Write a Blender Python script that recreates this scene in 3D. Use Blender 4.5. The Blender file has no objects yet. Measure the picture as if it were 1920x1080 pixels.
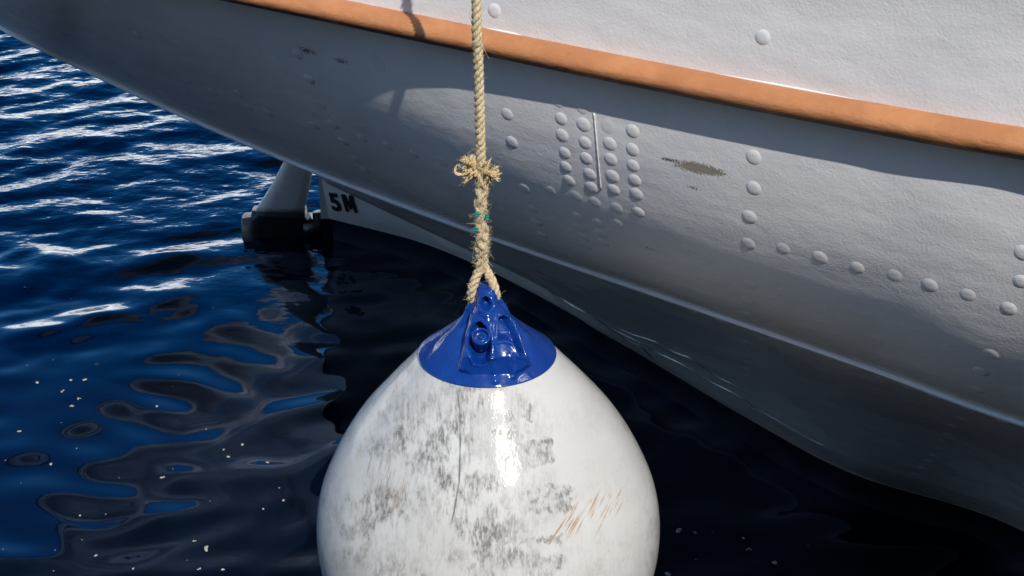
import bpy, math, random
import numpy as np
from mathutils import Vector, Matrix
from mathutils.bvhtree import BVHTree
random.seed(7); rng = np.random.default_rng(7)
scene = bpy.context.scene
R = math.radians

# ------------------------------------------------------------------ camera, sky, sun, exposure
CAMZ, PITCH, F = 3.0, R(26), 2667.0
cd = bpy.data.cameras.new('camera'); cam = bpy.data.objects.new('camera', cd)
scene.collection.objects.link(cam); scene.camera = cam
cam.location = (0, 0, CAMZ); cam.rotation_euler = (R(90) - PITCH, 0, 0)
cd.sensor_width = 36; cd.lens = 36 * F / 1920; cd.clip_start = 0.05; cd.clip_end = 8000

SUN_AZ, SUN_EL = R(158), R(46)          # azimuth clockwise from +Y
sl = bpy.data.lights.new('sun', 'SUN'); sl.energy = 3.9; sl.angle = R(0.5); sl.color = (1, .955, .89)
sun = bpy.data.objects.new('sun', sl); scene.collection.objects.link(sun)
sdir = Vector((math.sin(SUN_AZ) * math.cos(SUN_EL), math.cos(SUN_AZ) * math.cos(SUN_EL), math.sin(SUN_EL)))
sun.rotation_euler = sdir.to_track_quat('Z', 'Y').to_euler()
sun.location = sdir * 30

w = bpy.data.worlds.new('World'); scene.world = w; w.use_nodes = True
nt = w.node_tree; N = nt.nodes; L = nt.links
for n in list(N): N.remove(n)
def wn(t, **k):
    n = N.new(t)
    for a, b in k.items(): setattr(n, a, b)
    return n
def wmath(op, a, b=None, c=None):
    n = wn('ShaderNodeMath', operation=op)
    for i, v in enumerate((a, b, c)):
        if v is None: continue
        if isinstance(v, (int, float)): n.inputs[i].default_value = v
        else: L.new(v, n.inputs[i])
    return n.outputs[0]
sky = wn('ShaderNodeTexSky', sky_type='NISHITA'); sky.sun_disc = False
sky.sun_elevation = SUN_EL; sky.sun_rotation = SUN_AZ; sky.air_density = 1.0; sky.dust_density = 0.3; sky.ozone_density = 2.5
hs = wn('ShaderNodeHueSaturation'); hs.inputs['Saturation'].default_value = 1.0; hs.inputs['Value'].default_value = 1.25
L.new(sky.outputs[0], hs.inputs['Color'])
tc = wn('ShaderNodeTexCoord'); sx0 = wn('ShaderNodeSeparateXYZ'); L.new(tc.outputs['Generated'], sx0.inputs[0])
hs2 = wn('ShaderNodeHueSaturation'); hs2.inputs['Saturation'].default_value = 1.45; hs2.inputs['Value'].default_value = .92; L.new(sky.outputs[0], hs2.inputs['Color'])
nf = wn('ShaderNodeMapRange', interpolation_type='SMOOTHSTEP'); L.new(sx0.outputs[1], nf.inputs[0]); nf.inputs[1].default_value = 0.15; nf.inputs[2].default_value = .6
skm = wn('ShaderNodeMix', data_type='RGBA'); L.new(nf.outputs[0], skm.inputs[0]); L.new(hs.outputs[0], skm.inputs[6]); L.new(hs2.outputs[0], skm.inputs[7])   # deeper blue opposite the sun
sx = wn('ShaderNodeSeparateXYZ'); L.new(tc.outputs['Generated'], sx.inputs[0])
mp = wn('ShaderNodeMapping'); mp.inputs['Scale'].default_value = (1, 1, 3.2); L.new(tc.outputs['Generated'], mp.inputs[0])
no = wn('ShaderNodeTexNoise'); no.inputs['Scale'].default_value = 5.5; no.inputs['Detail'].default_value = 7; no.inputs['Roughness'].default_value = .55
L.new(mp.outputs[0], no.inputs['Vector'])
cov = wmath('SUBTRACT', no.outputs[0], wmath('MULTIPLY', sx.outputs[2], 1.8))   # bright band added low in the far sky for white glints on the water
mr = wn('ShaderNodeMapRange', interpolation_type='SMOOTHSTEP'); L.new(cov, mr.inputs[0])
mr.inputs[1].default_value = .20; mr.inputs[2].default_value = .26
mx = wn('ShaderNodeMix', data_type='RGBA'); 
far = wn('ShaderNodeMapRange', interpolation_type='SMOOTHSTEP'); L.new(sx.outputs[1], far.inputs[0]); far.inputs[1].default_value = .45; far.inputs[2].default_value = .7
hor = wn('ShaderNodeMapRange'); L.new(sx.outputs[2], hor.inputs[0]); hor.inputs[1].default_value = 0; hor.inputs[2].default_value = .004
L.new(wmath('MULTIPLY', mr.outputs[0], wmath('MULTIPLY', far.outputs[0], hor.outputs[0])), mx.inputs[0]); L.new(skm.outputs[2], mx.inputs[6])
no2 = wn('ShaderNodeTexNoise'); no2.inputs['Scale'].default_value = 26; no2.inputs['Detail'].default_value = 3; L.new(mp.outputs[0], no2.inputs['Vector'])
cov2 = wn('ShaderNodeMapRange', interpolation_type='SMOOTHSTEP'); L.new(no2.outputs[0], cov2.inputs[0]); cov2.inputs[1].default_value = .43; cov2.inputs[2].default_value = .47; cov2.inputs[3].default_value = .12
gap = wn('ShaderNodeMix', data_type='RGBA'); L.new(cov2.outputs[0], gap.inputs[0]); gap.inputs[6].default_value = (.9, 1.2, 1.9, 1); L.new(gap.outputs[2], mx.inputs[7])
gap.inputs[7].default_value = (20, 20.2, 20.4, 1)
bg = wn('ShaderNodeBackground'); bg.inputs[1].default_value = 0.15; L.new(mx.outputs[2], bg.inputs[0])
wo = wn('ShaderNodeOutputWorld'); L.new(bg.outputs[0], wo.inputs[0])

scene.view_settings.view_transform = 'Standard'; scene.view_settings.look = 'None'
scene.view_settings.exposure = 0.18; scene.view_settings.gamma = 1
scene.render.engine = 'CYCLES'
scene.cycles.max_bounces = 8; scene.cycles.diffuse_bounces = 4; scene.cycles.glossy_bounces = 4
scene.cycles.sample_clamp_indirect = 4.0; scene.cycles.blur_glossy = 0.6
scene.cycles.use_denoising = True; scene.cycles.caustics_reflective = False

# ------------------------------------------------------------------ helpers
def ray(px, py):
    u = (px - 960) / F; v = -(py - 540) / F
    return Vector((u, math.cos(PITCH) + v * math.sin(PITCH), -math.sin(PITCH) + v * math.cos(PITCH)))
CAM = Vector((0, 0, CAMZ))
def at_t(px, py, t): return CAM + ray(px, py) * t
def at_z(px, py, z):
    r = ray(px, py); return CAM + r * ((z - CAMZ) / r.z)
def at_y(px, py, y):
    r = ray(px, py); return CAM + r * (y / r.y)
def proj(P):
    P = np.asarray(P, float); x, y, z = P[..., 0], P[..., 1], P[..., 2] - CAMZ
    c, s = math.cos(PITCH), math.sin(PITCH)
    dep = y * c - z * s; up = y * s + z * c
    return 960 + F * x / dep, 540 - F * up / dep
def catmull(keys, n):
    K = np.array([tuple(k) for k in keys], float); m = len(K)
    K = np.vstack([2 * K[0] - K[1], K, 2 * K[-1] - K[-2]])
    ts = np.linspace(0, m - 1, n); out = []
    for t in ts:
        i = min(int(t), m - 2); f = t - i; p0, p1, p2, p3 = K[i:i + 4]
        out.append(.5 * ((2 * p1) + (-p0 + p2) * f + (2 * p0 - 5 * p1 + 4 * p2 - p3) * f ** 2 + (-p0 + 3 * p1 - 3 * p2 + p3) * f ** 3))
    return np.array(out)
def mesh_obj(name, verts, faces, mat=None, parent=None, smooth=True, mats=None, fmat=None):
    me = bpy.data.meshes.new(name)
    verts = np.asarray(verts, dtype=np.float32).reshape(-1, 3)
    if isinstance(faces, np.ndarray):
        me.vertices.add(len(verts)); me.vertices.foreach_set('co', verts.ravel())
        k = faces.shape[1]
        me.loops.add(faces.size); me.loops.foreach_set('vertex_index', faces.ravel().astype(np.int32))
        me.polygons.add(len(faces)); me.polygons.foreach_set('loop_start', np.arange(0, faces.size, k, dtype=np.int32))
        me.update(calc_edges=True)
    else:
        me.from_pydata([tuple(map(float, v)) for v in verts], [], faces)
    for m in (mats or ([mat] if mat else [])): me.materials.append(m)
    if fmat is not None: me.polygons.foreach_set('material_index', np.asarray(fmat, dtype=np.int32))
    me.polygons.foreach_set('use_smooth', [smooth] * len(me.polygons)); me.update()
    o = bpy.data.objects.new(name, me); scene.collection.objects.link(o)
    if parent: o.parent = parent
    return o
def grid_faces(nu, nv, closed=False):
    i = np.arange(nu - (0 if closed else 1))[:, None]; j = np.arange(nv - 1)[None, :]
    a = i * nv + j; b = ((i + 1) % nu) * nv + j
    return np.stack([a, b, b + 1, a + 1], -1).reshape(-1, 4)
def thing(name, label, cat, loc=(0, 0, 0), group=None):
    o = bpy.data.objects.new(name, None); scene.collection.objects.link(o); o.location = loc
    o.empty_display_size = .1; o['label'] = label; o['category'] = cat
    if group: o['group'] = group
    return o
class MB:
    def __init__(s): s.v = []; s.f = []
    def add(s, V, Fc):
        b = len(s.v); s.v.extend([tuple(map(float, x)) for x in V]); s.f.extend([tuple(int(i) + b for i in f) for f in Fc])
    def tube(s, path, rad, n=8, caps=True):
        P = np.asarray(path, float); m = len(P)
        T = np.gradient(P, axis=0); T /= np.linalg.norm(T, axis=1)[:, None] + 1e-12
        rad = np.broadcast_to(np.asarray(rad, float), (m,))
        up = np.array([0, 0, 1.]) if abs(T[0][2]) < .9 else np.array([1., 0, 0])
        a = np.cross(T[0], up); a /= np.linalg.norm(a); V = []
        for i in range(m):
            a = a - T[i] * a.dot(T[i]); a /= np.linalg.norm(a); b = np.cross(T[i], a)
            for k in range(n):
                th = 2 * math.pi * k / n; V.append(P[i] + rad[i] * (math.cos(th) * a + math.sin(th) * b))
        Fc = [tuple(x) for x in np.array([[i * n + k, i * n + (k + 1) % n, (i + 1) * n + (k + 1) % n, (i + 1) * n + k] for i in range(m - 1) for k in range(n)])]
        if caps: Fc += [tuple(range(n))[::-1], tuple((m - 1) * n + k for k in range(n))]
        s.add(V, Fc)
    def box(s, c, d, rot=None):
        V = [Vector((sx_ * d[0] / 2, sy * d[1] / 2, sz * d[2] / 2)) for sx_ in (-1, 1) for sy in (-1, 1) for sz in (-1, 1)]
        if rot: V = [rot @ v for v in V]
        s.add([v + Vector(c) for v in V], [(0, 1, 3, 2), (4, 6, 7, 5), (0, 4, 5, 1), (2, 3, 7, 6), (0, 2, 6, 4), (1, 5, 7, 3)])
    def build(s, name, mat, parent=None, smooth=True): return mesh_obj(name, s.v, s.f, mat, parent, smooth)

# ------------------------------------------------------------------ materials
class Mat:
    def __init__(s, name):
        s.m = bpy.data.materials.new(name); s.m.use_nodes = True; s.t = s.m.node_tree
        s.b = s.t.nodes['Principled BSDF']; s.tc = s.t.nodes.new('ShaderNodeTexCoord')
    def n(s, t, **k):
        n = s.t.nodes.new(t)
        for a, b in k.items(): setattr(n, a, b)
        return n
    def link(s, a, b): s.t.links.new(a, b)
    def put(s, sock, v):
        if hasattr(v, 'is_output'): s.link(v, sock)
        else: sock.default_value = v
    def math(s, op, a, b=None, c=None, clamp=False):
        n = s.n('ShaderNodeMath', operation=op); n.use_clamp = clamp
        for i, v in enumerate((a, b, c)):
            if v is not None: s.put(n.inputs[i], v)
        return n.outputs[0]
    def noise(s, scale, detail=4, rough=.55, vec=None, stretch=None, dist=0):
        n = s.n('ShaderNodeTexNoise'); n.inputs['Scale'].default_value = scale; n.inputs['Detail'].default_value = detail
        n.inputs['Roughness'].default_value = rough; n.inputs['Distortion'].default_value = dist
        v = vec or s.tc.outputs['Object']
        if stretch:
            m = s.n('ShaderNodeMapping'); m.inputs['Scale'].default_value = stretch; s.link(v, m.inputs[0]); v = m.outputs[0]
        s.link(v, n.inputs['Vector']); return n.outputs[0]
    def ramp(s, v, a, b, lo=0., hi=1., smooth=True):
        n = s.n('ShaderNodeMapRange'); n.interpolation_type = 'SMOOTHSTEP' if smooth else 'LINEAR'
        s.link(v, n.inputs[0]); n.inputs[1].default_value = a; n.inputs[2].default_value = b; n.inputs[3].default_value = lo; n.inputs[4].default_value = hi
        return n.outputs[0]
    def mix(s, f, a, b):
        n = s.n('ShaderNodeMix', data_type='RGBA'); s.put(n.inputs[0], f)
        s.put(n.inputs[6], (*a, 1) if isinstance(a, tuple) else a); s.put(n.inputs[7], (*b, 1) if isinstance(b, tuple) else b)
        return n.outputs[2]
    def bump(s, h, dist, strength=1., prev=None):
        n = s.n('ShaderNodeBump'); n.inputs['Distance'].default_value = dist; n.inputs['Strength'].default_value = strength
        s.link(h, n.inputs['Height'])
        if prev: s.link(prev, n.inputs['Normal'])
        return n.outputs[0]
    def attr(s, name):
        n = s.n('ShaderNodeAttribute'); n.attribute_name = name; return n.outputs['Fac']
    def spot(s, c, rx, ry, rz):
        m = s.n('ShaderNodeMapping', vector_type='TEXTURE'); m.inputs['Location'].default_value = tuple(c)
        m.inputs['Scale'].default_value = (rx, ry, rz); s.link(s.tc.outputs['Object'], m.inputs[0])
        l = s.n('ShaderNodeVectorMath', operation='LENGTH'); s.link(m.outputs[0], l.inputs[0]); return l.outputs['Value']
    def set(s, color=None, rough=None, normal=None, **k):
        if color is not None: s.put(s.b.inputs['Base Color'], (*color, 1) if isinstance(color, tuple) else color)
        if rough is not None: s.put(s.b.inputs['Roughness'], rough)
        if normal is not None: s.link(normal, s.b.inputs['Normal'])
        for a, v in k.items(): s.put(s.b.inputs[a], v)
        return s.m

def hull_paint(name, spots=()):
    M = Mat(name)
    fine = M.noise(170, 3, .6); med = M.noise(38, 4, .6); big = M.noise(3.2, 3)
    lump = M.noise(3.6, 3, .45, stretch=(1, 1, 2.2))
    patch = M.ramp(M.noise(2.0, 3), .42, .62)
    nb = M.bump(fine, .0012, .58); nb = M.bump(med, .0016, .3, nb); nb = M.bump(lump, .014, .5, nb)
    col = M.mix(M.ramp(big, .35, .7), (.74, .735, .74), (.80, .79, .785))
    dirt = M.ramp(M.noise(5, 6, .7, stretch=(1, 1, 3)), .58, .8, 0, .22)
    col = M.mix(dirt, col, (.40, .38, .36))
    drip = M.ramp(M.noise(16, 5, .7, stretch=(1, 1, .07)), .62, .78, 0, .20); col = M.mix(drip, col, (.38, .33, .27))
    rough = M.ramp(patch, 0, 1, .22, .36)
    for (c, rx, ry, rz, thr, colr) in spots:
        d = M.spot(c, rx, ry, rz)
        sp = M.noise(260, 3, .7)
        f = M.ramp(M.math('SUBTRACT', M.math('MULTIPLY_ADD', sp, 1.6, -.1), d), thr, thr + .08)
        col = M.mix(f, col, colr)
        rough = M.math('ADD', rough, M.math('MULTIPLY', f, .3))
    return M.set(col, rough, nb, **{'Specular IOR Level': .5})

# ------------------------------------------------------------------ the ship: longitudinal rows
def line(pts):
    X = [p[0] for p in pts]; Y = [p[1] for p in pts]
    return lambda x: float(np.interp(x, X, Y))
strake_px = line([(0, -105), (250, -56), (400, -27), (560, 3), (750, 39), (900, 75), (1080, 112), (1300, 158), (1600, 208), (1920, 270)])
strip_px = line([(0, 50), (180, 137), (300, 195), (440, 262), (560, 305), (700, 362), (850, 418), (920, 445), (1100, 505), (1300, 575), (1500, 641), (1700, 713), (1920, 792)])
edge_px = line([(612, 340), (780, 420), (900, 478), (1000, 526), (1100, 582), (1250, 645), (1400, 700), (1600, 790), (1920, 905)])
boot_px = line([(612, 415), (680, 421), (780, 455), (900, 500), (1000, 548), (1100, 602), (1230, 680), (1400, 785), (1560, 878), (1920, 1005)])
CLY = 6.80
def smooth_line(f, deg, a=0, b=1920):
    xs = np.linspace(a, b, 60); c = np.polyfit(xs / 1000, [f(x) for x in xs], deg)
    return lambda x: float(np.polyval(c, x / 1000))
boot_px = smooth_line(boot_px, 4, 612, 1920); edge_px = smooth_line(edge_px, 4, 612, 1920); strake_px = smooth_line(strake_px, 3); strip_px = smooth_line(strip_px, 5)
zT = smooth_line(lambda p: float(np.interp(p, [0, 600, 1920], [2.24, 2.18, 2.15])), 2)
zS = smooth_line(lambda p: float(np.interp(p, [0, 250, 500, 920, 1920], [1.84, 1.70, 1.60, 1.49, 1.44])), 3)
cols = [0, 160, 330, 480, 612, 780, 920, 1080, 1250, 1430, 1640, 1920]
T = [at_z(p, strake_px(p), zT(p)) for p in cols]
S = [at_z(p, strip_px(p), zS(p)) for p in cols]
dT = (T[-1] - T[-3]); dS = (S[-1] - S[-3])
def ext(P):                                              # carry the curve forward, easing parallel to the keel
    d = (P[-1] - P[-2]); d /= d.x; a, b = [], P[-1].copy()
    for st, k in ((.5, .85), (1.2, .5), (5, .1)): b = b + Vector((st, d.y * k * st, d.z * k * st * .5)); a.append(b)
    return a
TX, SX = ext(T), ext(S)
T = [Vector((-3.05, CLY, 2.50)), Vector((-2.95, 5.75, 2.46)), Vector((-2.6, 4.75, 2.38)), Vector((-2.02, 4.02, 2.31))] + T + TX
S = [Vector((-2.75, CLY, 2.16)), Vector((-2.70, 6.05, 2.13)), Vector((-2.5, 5.3, 2.06)), Vector((-2.15, 4.72, 1.97))] + S + SX
NK = len(T); NU = 420; NV = 70
Tc = catmull(T, NU); Sc = catmull(S, NU); NU0 = NU
def carry(A): return np.vstack([A, A[-1] + [8, 0, 0], A[-1] + [16, 0, 0], A[-1] + [30, 0, 0]])
Tc, Sc = carry(Tc), carry(Sc); NU += 3
U_POST = (4 + 4) / (NK - 1)                       # parameter of the column p=612
def upper_pt(iu, v):
    a, b = Tc[iu], Sc[iu]
    px = min(iu, NU0 - 1) / (NU0 - 1) * (NK - 1)
    k = float(np.interp(px, [0, 4, 7, 8.5, 9.5, 11, 13], [.22, .24, .22, .16, .07, .02, .02])); q = float(np.interp(px, [0, 8, 11], [.54, .55, .64]))
    C = a + (b - a) * np.array([k, k, q])
    return (1 - v) ** 2 * a + 2 * v * (1 - v) * C + v * v * b
Vup = np.array([[upper_pt(i, v) for v in np.linspace(0, 1, NV)] for i in range(NU)])

ship = thing('ship', 'white riveted steel ship with orange rubbing strake, its stern overhanging the dark water', 'ship', (1.5, CLY, 0))
SHIP_INV = Matrix.Translation((-1.5, -CLY, 0))
def adopt(o, parent=ship):
    o.parent = parent; o.matrix_parent_inverse = SHIP_INV if parent is ship else Matrix.Identity(4); return o

wear_main = None
bvh_tmp = BVHTree.FromPolygons([tuple(v) for v in Vup.reshape(-1, 3)], [tuple(f) for f in grid_faces(NU, NV)])
def hit(px, py, tree=None):
    h = (tree or bvh_tmp).ray_cast(CAM, ray(px, py).normalized()); return h
def hp(px, py): return hit(px, py)[0] or Vector((0, 0, -50))
brown = (.30, .26, .21)
paint = hull_paint('hull_white_paint', [
    (hp(1312, 316), .088, .08, .018, .0, brown), (hp(1255, 300), .045, .05, .012, .35, (.13, .12, .10)),
    (hp(575, 95), .10, .09, .035, .50, (.16, .13, .11)), (hp(640, 115), .09, .08, .03, .54, (.16, .13, .11)),
    (hp(1300, 352), .06, .06, .014, .5, (.14, .13, .11)), (hp(1215, 465), .13, .12, .03, .62, (.2, .18, .15))])
bul_paint = hull_paint('bulwark_white_paint', [(hp(1400, 330) + Vector((-.02, -.1, .28)), .12, .1, .05, .75, (.35, .34, .33))])

def mirrored(V): W = V.copy(); W[..., 1] = 2 * CLY - W[..., 1]; return W
fcs = grid_faces(NU, NV); nvv = NU * NV
upV = np.vstack([Vup.reshape(-1, 3), mirrored(Vup).reshape(-1, 3)])
counter = adopt(mesh_obj('counter_plating', upV, np.vstack([fcs, fcs[:, ::-1] + nvv]), paint))

# lower hull: the tucked underside, deadwood and boot-top
pk = [612, 780, 900, 1000, 1100, 1250, 1400, 1600, 1920]
tM = [4.7, 4.75, 4.7, 4.62, 4.52, 4.4, 4.2, 4.0, 3.8]
xs_keys = [at_z(p, strip_px(p), zS(p)) for p in pk] + SX
Mk = [at_t(p, edge_px(p), t) for p, t in zip(pk, tM)]
Bk = [at_z(p, boot_px(p), .12) for p in pk]
Kk = [Vector((-.94, 6.4, .66)), Vector((-.42, 6.05, .52)), Vector((-.1, 5.72, .42)), Vector((.12, 5.4, .39))]
for m, b in list(zip(Mk, Bk))[4:]: Kk.append(m.lerp(b, .55) + Vector((0, -.03, -.01)))
Bk[0] = Vector((-.94, 6.72, .12))
for q, e in enumerate(SX):
    k = (.75, .5, .3)[q]
    Mk.append(e + (Mk[8] - xs_keys[8]) * k); Kk.append(e + (Kk[8] - xs_keys[8]) * k); Bk.append(e + (Bk[8] - xs_keys[8]) * k)
    Mk[-1].z = .75; Kk[-1].z = .38; Bk[-1].z = .12
NL = 260; i0 = int(round(U_POST * (NU0 - 1)))
# the strip row between post and bow, resampled to the same stations
Sx = Sc[i0:]
def snapS(P):
    return P
SL = catmull(xs_keys, NL)
for i in range(NL):                                     # snap onto the strip curve by x
    x = SL[i][0]; SL[i] = [x, np.interp(x, Sx[:, 0], Sx[:, 1]), np.interp(x, Sx[:, 0], Sx[:, 2])]
ML = catmull(Mk, NL); KL = catmull(Kk, NL); BL = catmull(Bk, NL)
SL, ML, KL, BL = [carry(q) for q in (SL, ML, KL, BL)]; NL += 3
DL = BL.copy(); DL[:, 1] = BL[:, 1] + np.linspace(.0, .5, NL); DL[:, 1] = np.minimum(DL[:, 1], CLY - .07); DL[:, 2] = -1.6
rows = []
for i in range(NL):
    a = catmull([SL[i], ML[i], KL[i], BL[i]], 61); rows.append(np.vstack([a, [BL[i] * [1, 1, 0] + [0, .004, .02]], [DL[i]]]))
Vlo = np.array(rows); nlv = Vlo.shape[1]
f1 = grid_faces(NL, nlv); fm1 = np.tile((np.arange(nlv - 1) >= 60).astype(int), NL - 1)
# aft of the post: strip to the centreline of the counter
SA = Sc[:i0 + 1]; NA = len(SA)
u = np.linspace(0, 1, NA)
CLk = catmull([(-2.75, CLY, 2.16), (-2.4, CLY, 1.98), (-1.9, CLY, 1.62), (-1.4, CLY, 1.16), (-.94, CLY, .66)], NA)
MA = np.array([SA[i] * .62 + CLk[i] * .38 - [0, 0, (.0 + .06 * math.sin(math.pi * min(1, u[i] * 1.0)))] for i in range(NA)])
end_M, end_K = Vlo[0, 20], Vlo[0, 40]
off = end_M - MA[-1]
MA = MA + off[None, :] * (u[:, None] ** 6)
KA = np.array([MA[i] * .4 + CLk[i] * .6 for i in range(NA)]); KA = KA + (end_K - KA[-1])[None, :] * (u[:, None] ** 6)
Vaft = np.array([np.vstack([catmull([SA[i], MA[i], KA[i], CLk[i]], 61)]) for i in range(NA)])
Vaft[-1, :41] = Vlo[0, :41]
f2 = grid_faces(NA, 61)
boot = Mat('boot_top_paint')
boot_m = boot.set(boot.mix(boot.ramp(boot.noise(6, 5), .4, .7), (.006, .010, .016), (.014, .02, .028)), .28, boot.bump(boot.noise(40, 4), .003, .5))
base2 = NL * nlv
post_face = []
lv = np.vstack([Vlo.reshape(-1, 3), Vaft.reshape(-1, 3)])
lf = np.vstack([f1, f2 + base2]); lm = np.concatenate([fm1, np.zeros(len(f2), int)])
n0 = len(lv)
lv2 = np.vstack([lv, mirrored(lv)]); lf2 = np.vstack([lf, lf[:, ::-1] + n0]); lm2 = np.concatenate([lm, lm])
lower = adopt(mesh_obj('lower_hull', lv2, lf2, mats=[paint, boot_m], fmat=lm2))

bvh = BVHTree.FromPolygons([tuple(v) for v in upV], [tuple(f) for f in np.vstack([fcs, fcs[:, ::-1] + nvv])])
bvhL = BVHTree.FromPolygons([tuple(v) for v in lv], [tuple(f) for f in lf])

# stern post closing the deadwood
mb = MB(); mb.box((-.955, CLY, .36), (.05, .17, .66)); post = adopt(mb.build('stern_post', paint, None, False))
mb = MB(); mb.box((-.955, CLY, -.72), (.054, .18, 1.68)); pb = adopt(mb.build('stern_post_foot', boot_m, None, False))

# rubbing strake: half-round sweep with a paint edge
out_n = []
tan = np.gradient(Tc, axis=0); tan /= np.linalg.norm(tan, axis=1)[:, None]
nrm = np.cross(tan, [0, 0, 1.]); nrm /= np.linalg.norm(nrm, axis=1)[:, None]     # outward (towards -y)
if nrm[NU // 2][1] > 0: nrm = -nrm
def sweep(center, normal, prof):                         # prof: list of (outward, up)
    return np.array([[center[i] + normal[i] * a + np.array([0, 0, b]) for a, b in prof] for i in range(len(center))])
NP = 22
prof = [(-.02, .028)] + [(.050 * math.sin(t) ** .85, .026 * math.cos(t)) for t in np.linspace(0.02, math.pi - .02, NP)] + [(-.02, -.028)]
def strake_paint():
    M = Mat('orange_strake_paint')
    wob = M.noise(9, 4, .6); fine = M.noise(120, 4, .6, stretch=(.35, .35, 1)); med = M.noise(26, 4, .6, stretch=(.4, .4, 1))
    col = M.mix(M.ramp(wob, .35, .7), (.41, .165, .062), (.50, .215, .082))
    sc = M.ramp(M.noise(60, 5, .7, stretch=(.25, .25, 1)), .62, .74, 0, .6); col = M.mix(sc, col, (.30, .12, .05))
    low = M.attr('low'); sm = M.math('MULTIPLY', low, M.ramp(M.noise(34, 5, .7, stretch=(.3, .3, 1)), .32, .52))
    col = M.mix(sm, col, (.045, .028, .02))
    nb = M.bump(fine, .0016, .8); nb = M.bump(med, .006, .8, nb)
    return M.set(col, .5, nb)
sv = sweep(Tc, nrm, prof)
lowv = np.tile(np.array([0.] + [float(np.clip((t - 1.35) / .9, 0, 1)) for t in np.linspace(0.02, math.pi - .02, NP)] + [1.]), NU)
sf = grid_faces(NU, len(prof)); nsv = sv.size // 3
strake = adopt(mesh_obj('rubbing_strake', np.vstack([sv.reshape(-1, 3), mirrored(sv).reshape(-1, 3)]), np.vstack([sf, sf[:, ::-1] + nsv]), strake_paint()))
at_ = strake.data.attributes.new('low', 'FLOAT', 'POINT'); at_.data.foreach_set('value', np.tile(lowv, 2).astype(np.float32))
# caulk bead of white paint above the strake
bead = sweep(Tc + np.array([0, 0, .0265]), nrm, [(-.004, .003), (.0005, .002), (.002, .0), (.002, -.003), (.0, -.005)])
bf = grid_faces(NU, 5); nb_ = bead.size // 3
bpx, _ = proj(bead[:, 2])
bw = np.array([max(0, min((p - 905) / 25, (985 - p) / 25, 1), min((p - 1310) / 130, (1640 - p) / 130, 1)) for p in bpx])
bead = (Tc + np.array([0, 0, .0255]))[:, None, :] * (1 - bw[:, None, None]) + bead * bw[:, None, None]; keep = np.repeat([((905 < p < 985) or (1310 < p < 1640) or p > 2100 or p < -200) for p in bpx[:-1]], 4); bf = bf[keep]
beadm = Mat('bead_paint').set((.78, .78, .77), .4)
adopt(mesh_obj('paint_bead', np.vstack([bead.reshape(-1, 3), mirrored(bead).reshape(-1, 3)]), np.vstack([bf, bf[:, ::-1] + nb_]), beadm))

# moulding along the knuckle
tanS = np.gradient(Sc, axis=0); tanS /= np.linalg.norm(tanS, axis=1)[:, None]
nS = np.cross(tanS, [0, 0, 1.]); nS /= np.linalg.norm(nS, axis=1)[:, None]
if nS[NU // 2][1] > 0: nS = -nS
mp_ = [(-.006, .019), (.0, .0155), (.008, .008), (.0135, .0025), (.0145, .0), (.013, -.004), (.006, -.008), (-.006, -.010)]
mv = sweep(Sc, nS, mp_); mf = grid_faces(NU, len(mp_)); nm_ = mv.size // 3
mM = Mat('moulding_paint')
mM.b.inputs['Coat Weight'].default_value = 1; mM.b.inputs['Coat Roughness'].default_value = .04; mM.b.inputs['Coat IOR'].default_value = 1.9
mM.set(mM.mix(mM.ramp(mM.noise(30, 4, stretch=(.3, .3, 1)), .4, .75), (.86, .87, .89), (.78, .79, .81)), .14, mM.bump(mM.noise(60, 3), .001, .4))
adopt(mesh_obj('knuckle_moulding', np.vstack([mv.reshape(-1, 3), mirrored(mv).reshape(-1, 3)]), np.vstack([mf, mf[:, ::-1] + nm_]), mM.m))

# glossy beads added for the reflected-light streaks low along the turn of the hull
for (pts_, w__) in (([(1020, 538), (1100, 588), (1180, 633), (1250, 668), (1330, 712), (1400, 752), (1470, 797), (1550, 838)], .0035), ([(1160, 615), (1230, 643), (1290, 670), (1350, 708), (1420, 748)], .0025), ([(1040, 552), (1120, 600), (1200, 650), (1225, 672)], .003)):
    mb = MB(); xs_ = np.linspace(0, len(pts_) - 1, 60); q_ = []
    for t_ in xs_:
        px_ = np.interp(t_, range(len(pts_)), [p[0] for p in pts_]); py_ = np.interp(t_, range(len(pts_)), [p[1] for p in pts_]) + 1.5 * math.sin(t_ * 5)
        h = bvhL.ray_cast(CAM, ray(px_, py_).normalized())
        if h[0]: q_.append(h[0])
    if len(q_) > 5:
        tp = np.sin(np.linspace(.15, math.pi - .15, len(q_))); mb.tube(q_, w__ * tp + .0004, 8); lw = mb.build('glint_bead', mM.m); lw.parent = lower

# bulwark, cap rail, deck
tb = Tc.copy(); rb = []
for k, (o_, h) in enumerate([(0, .0), (.0, .10), (.005, .25), (.03, .45), (.05, .75), (.08, 1.12)]): rb.append(Tc + nrm * o_ + [0, 0, h])
rb.append(rb[-1] - nrm * .05); rb.append(rb[-1] - [0, 0, .6] - nrm * .06)
bv = np.stack(rb, 1); bff = grid_faces(NU, 8); nbv = bv.size // 3
bulwark = adopt(mesh_obj('bulwark', np.vstack([bv.reshape(-1, 3), mirrored(bv).reshape(-1, 3)]), np.vstack([bff, bff[:, ::-1] + nbv]), bul_paint))
wood = Mat('varnished_rail'); wood.set(wood.mix(wood.noise(14, 5, stretch=(.2, 1, 1)), (.16, .07, .03), (.30, .14, .06)), .3)
rv = sweep(Tc + nrm * .07 + [0, 0, 1.122], nrm, [(-.10, 0), (-.10, .045), (.14, .045), (.155, .03), (.155, .01), (.14, 0), (-.10, 0)])
rf = grid_faces(NU, 7); nr_ = rv.size // 3
adopt(mesh_obj('cap_rail', np.vstack([rv.reshape(-1, 3), mirrored(rv).reshape(-1, 3)]), np.vstack([rf, rf[:, ::-1] + nr_]), wood.m))
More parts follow.
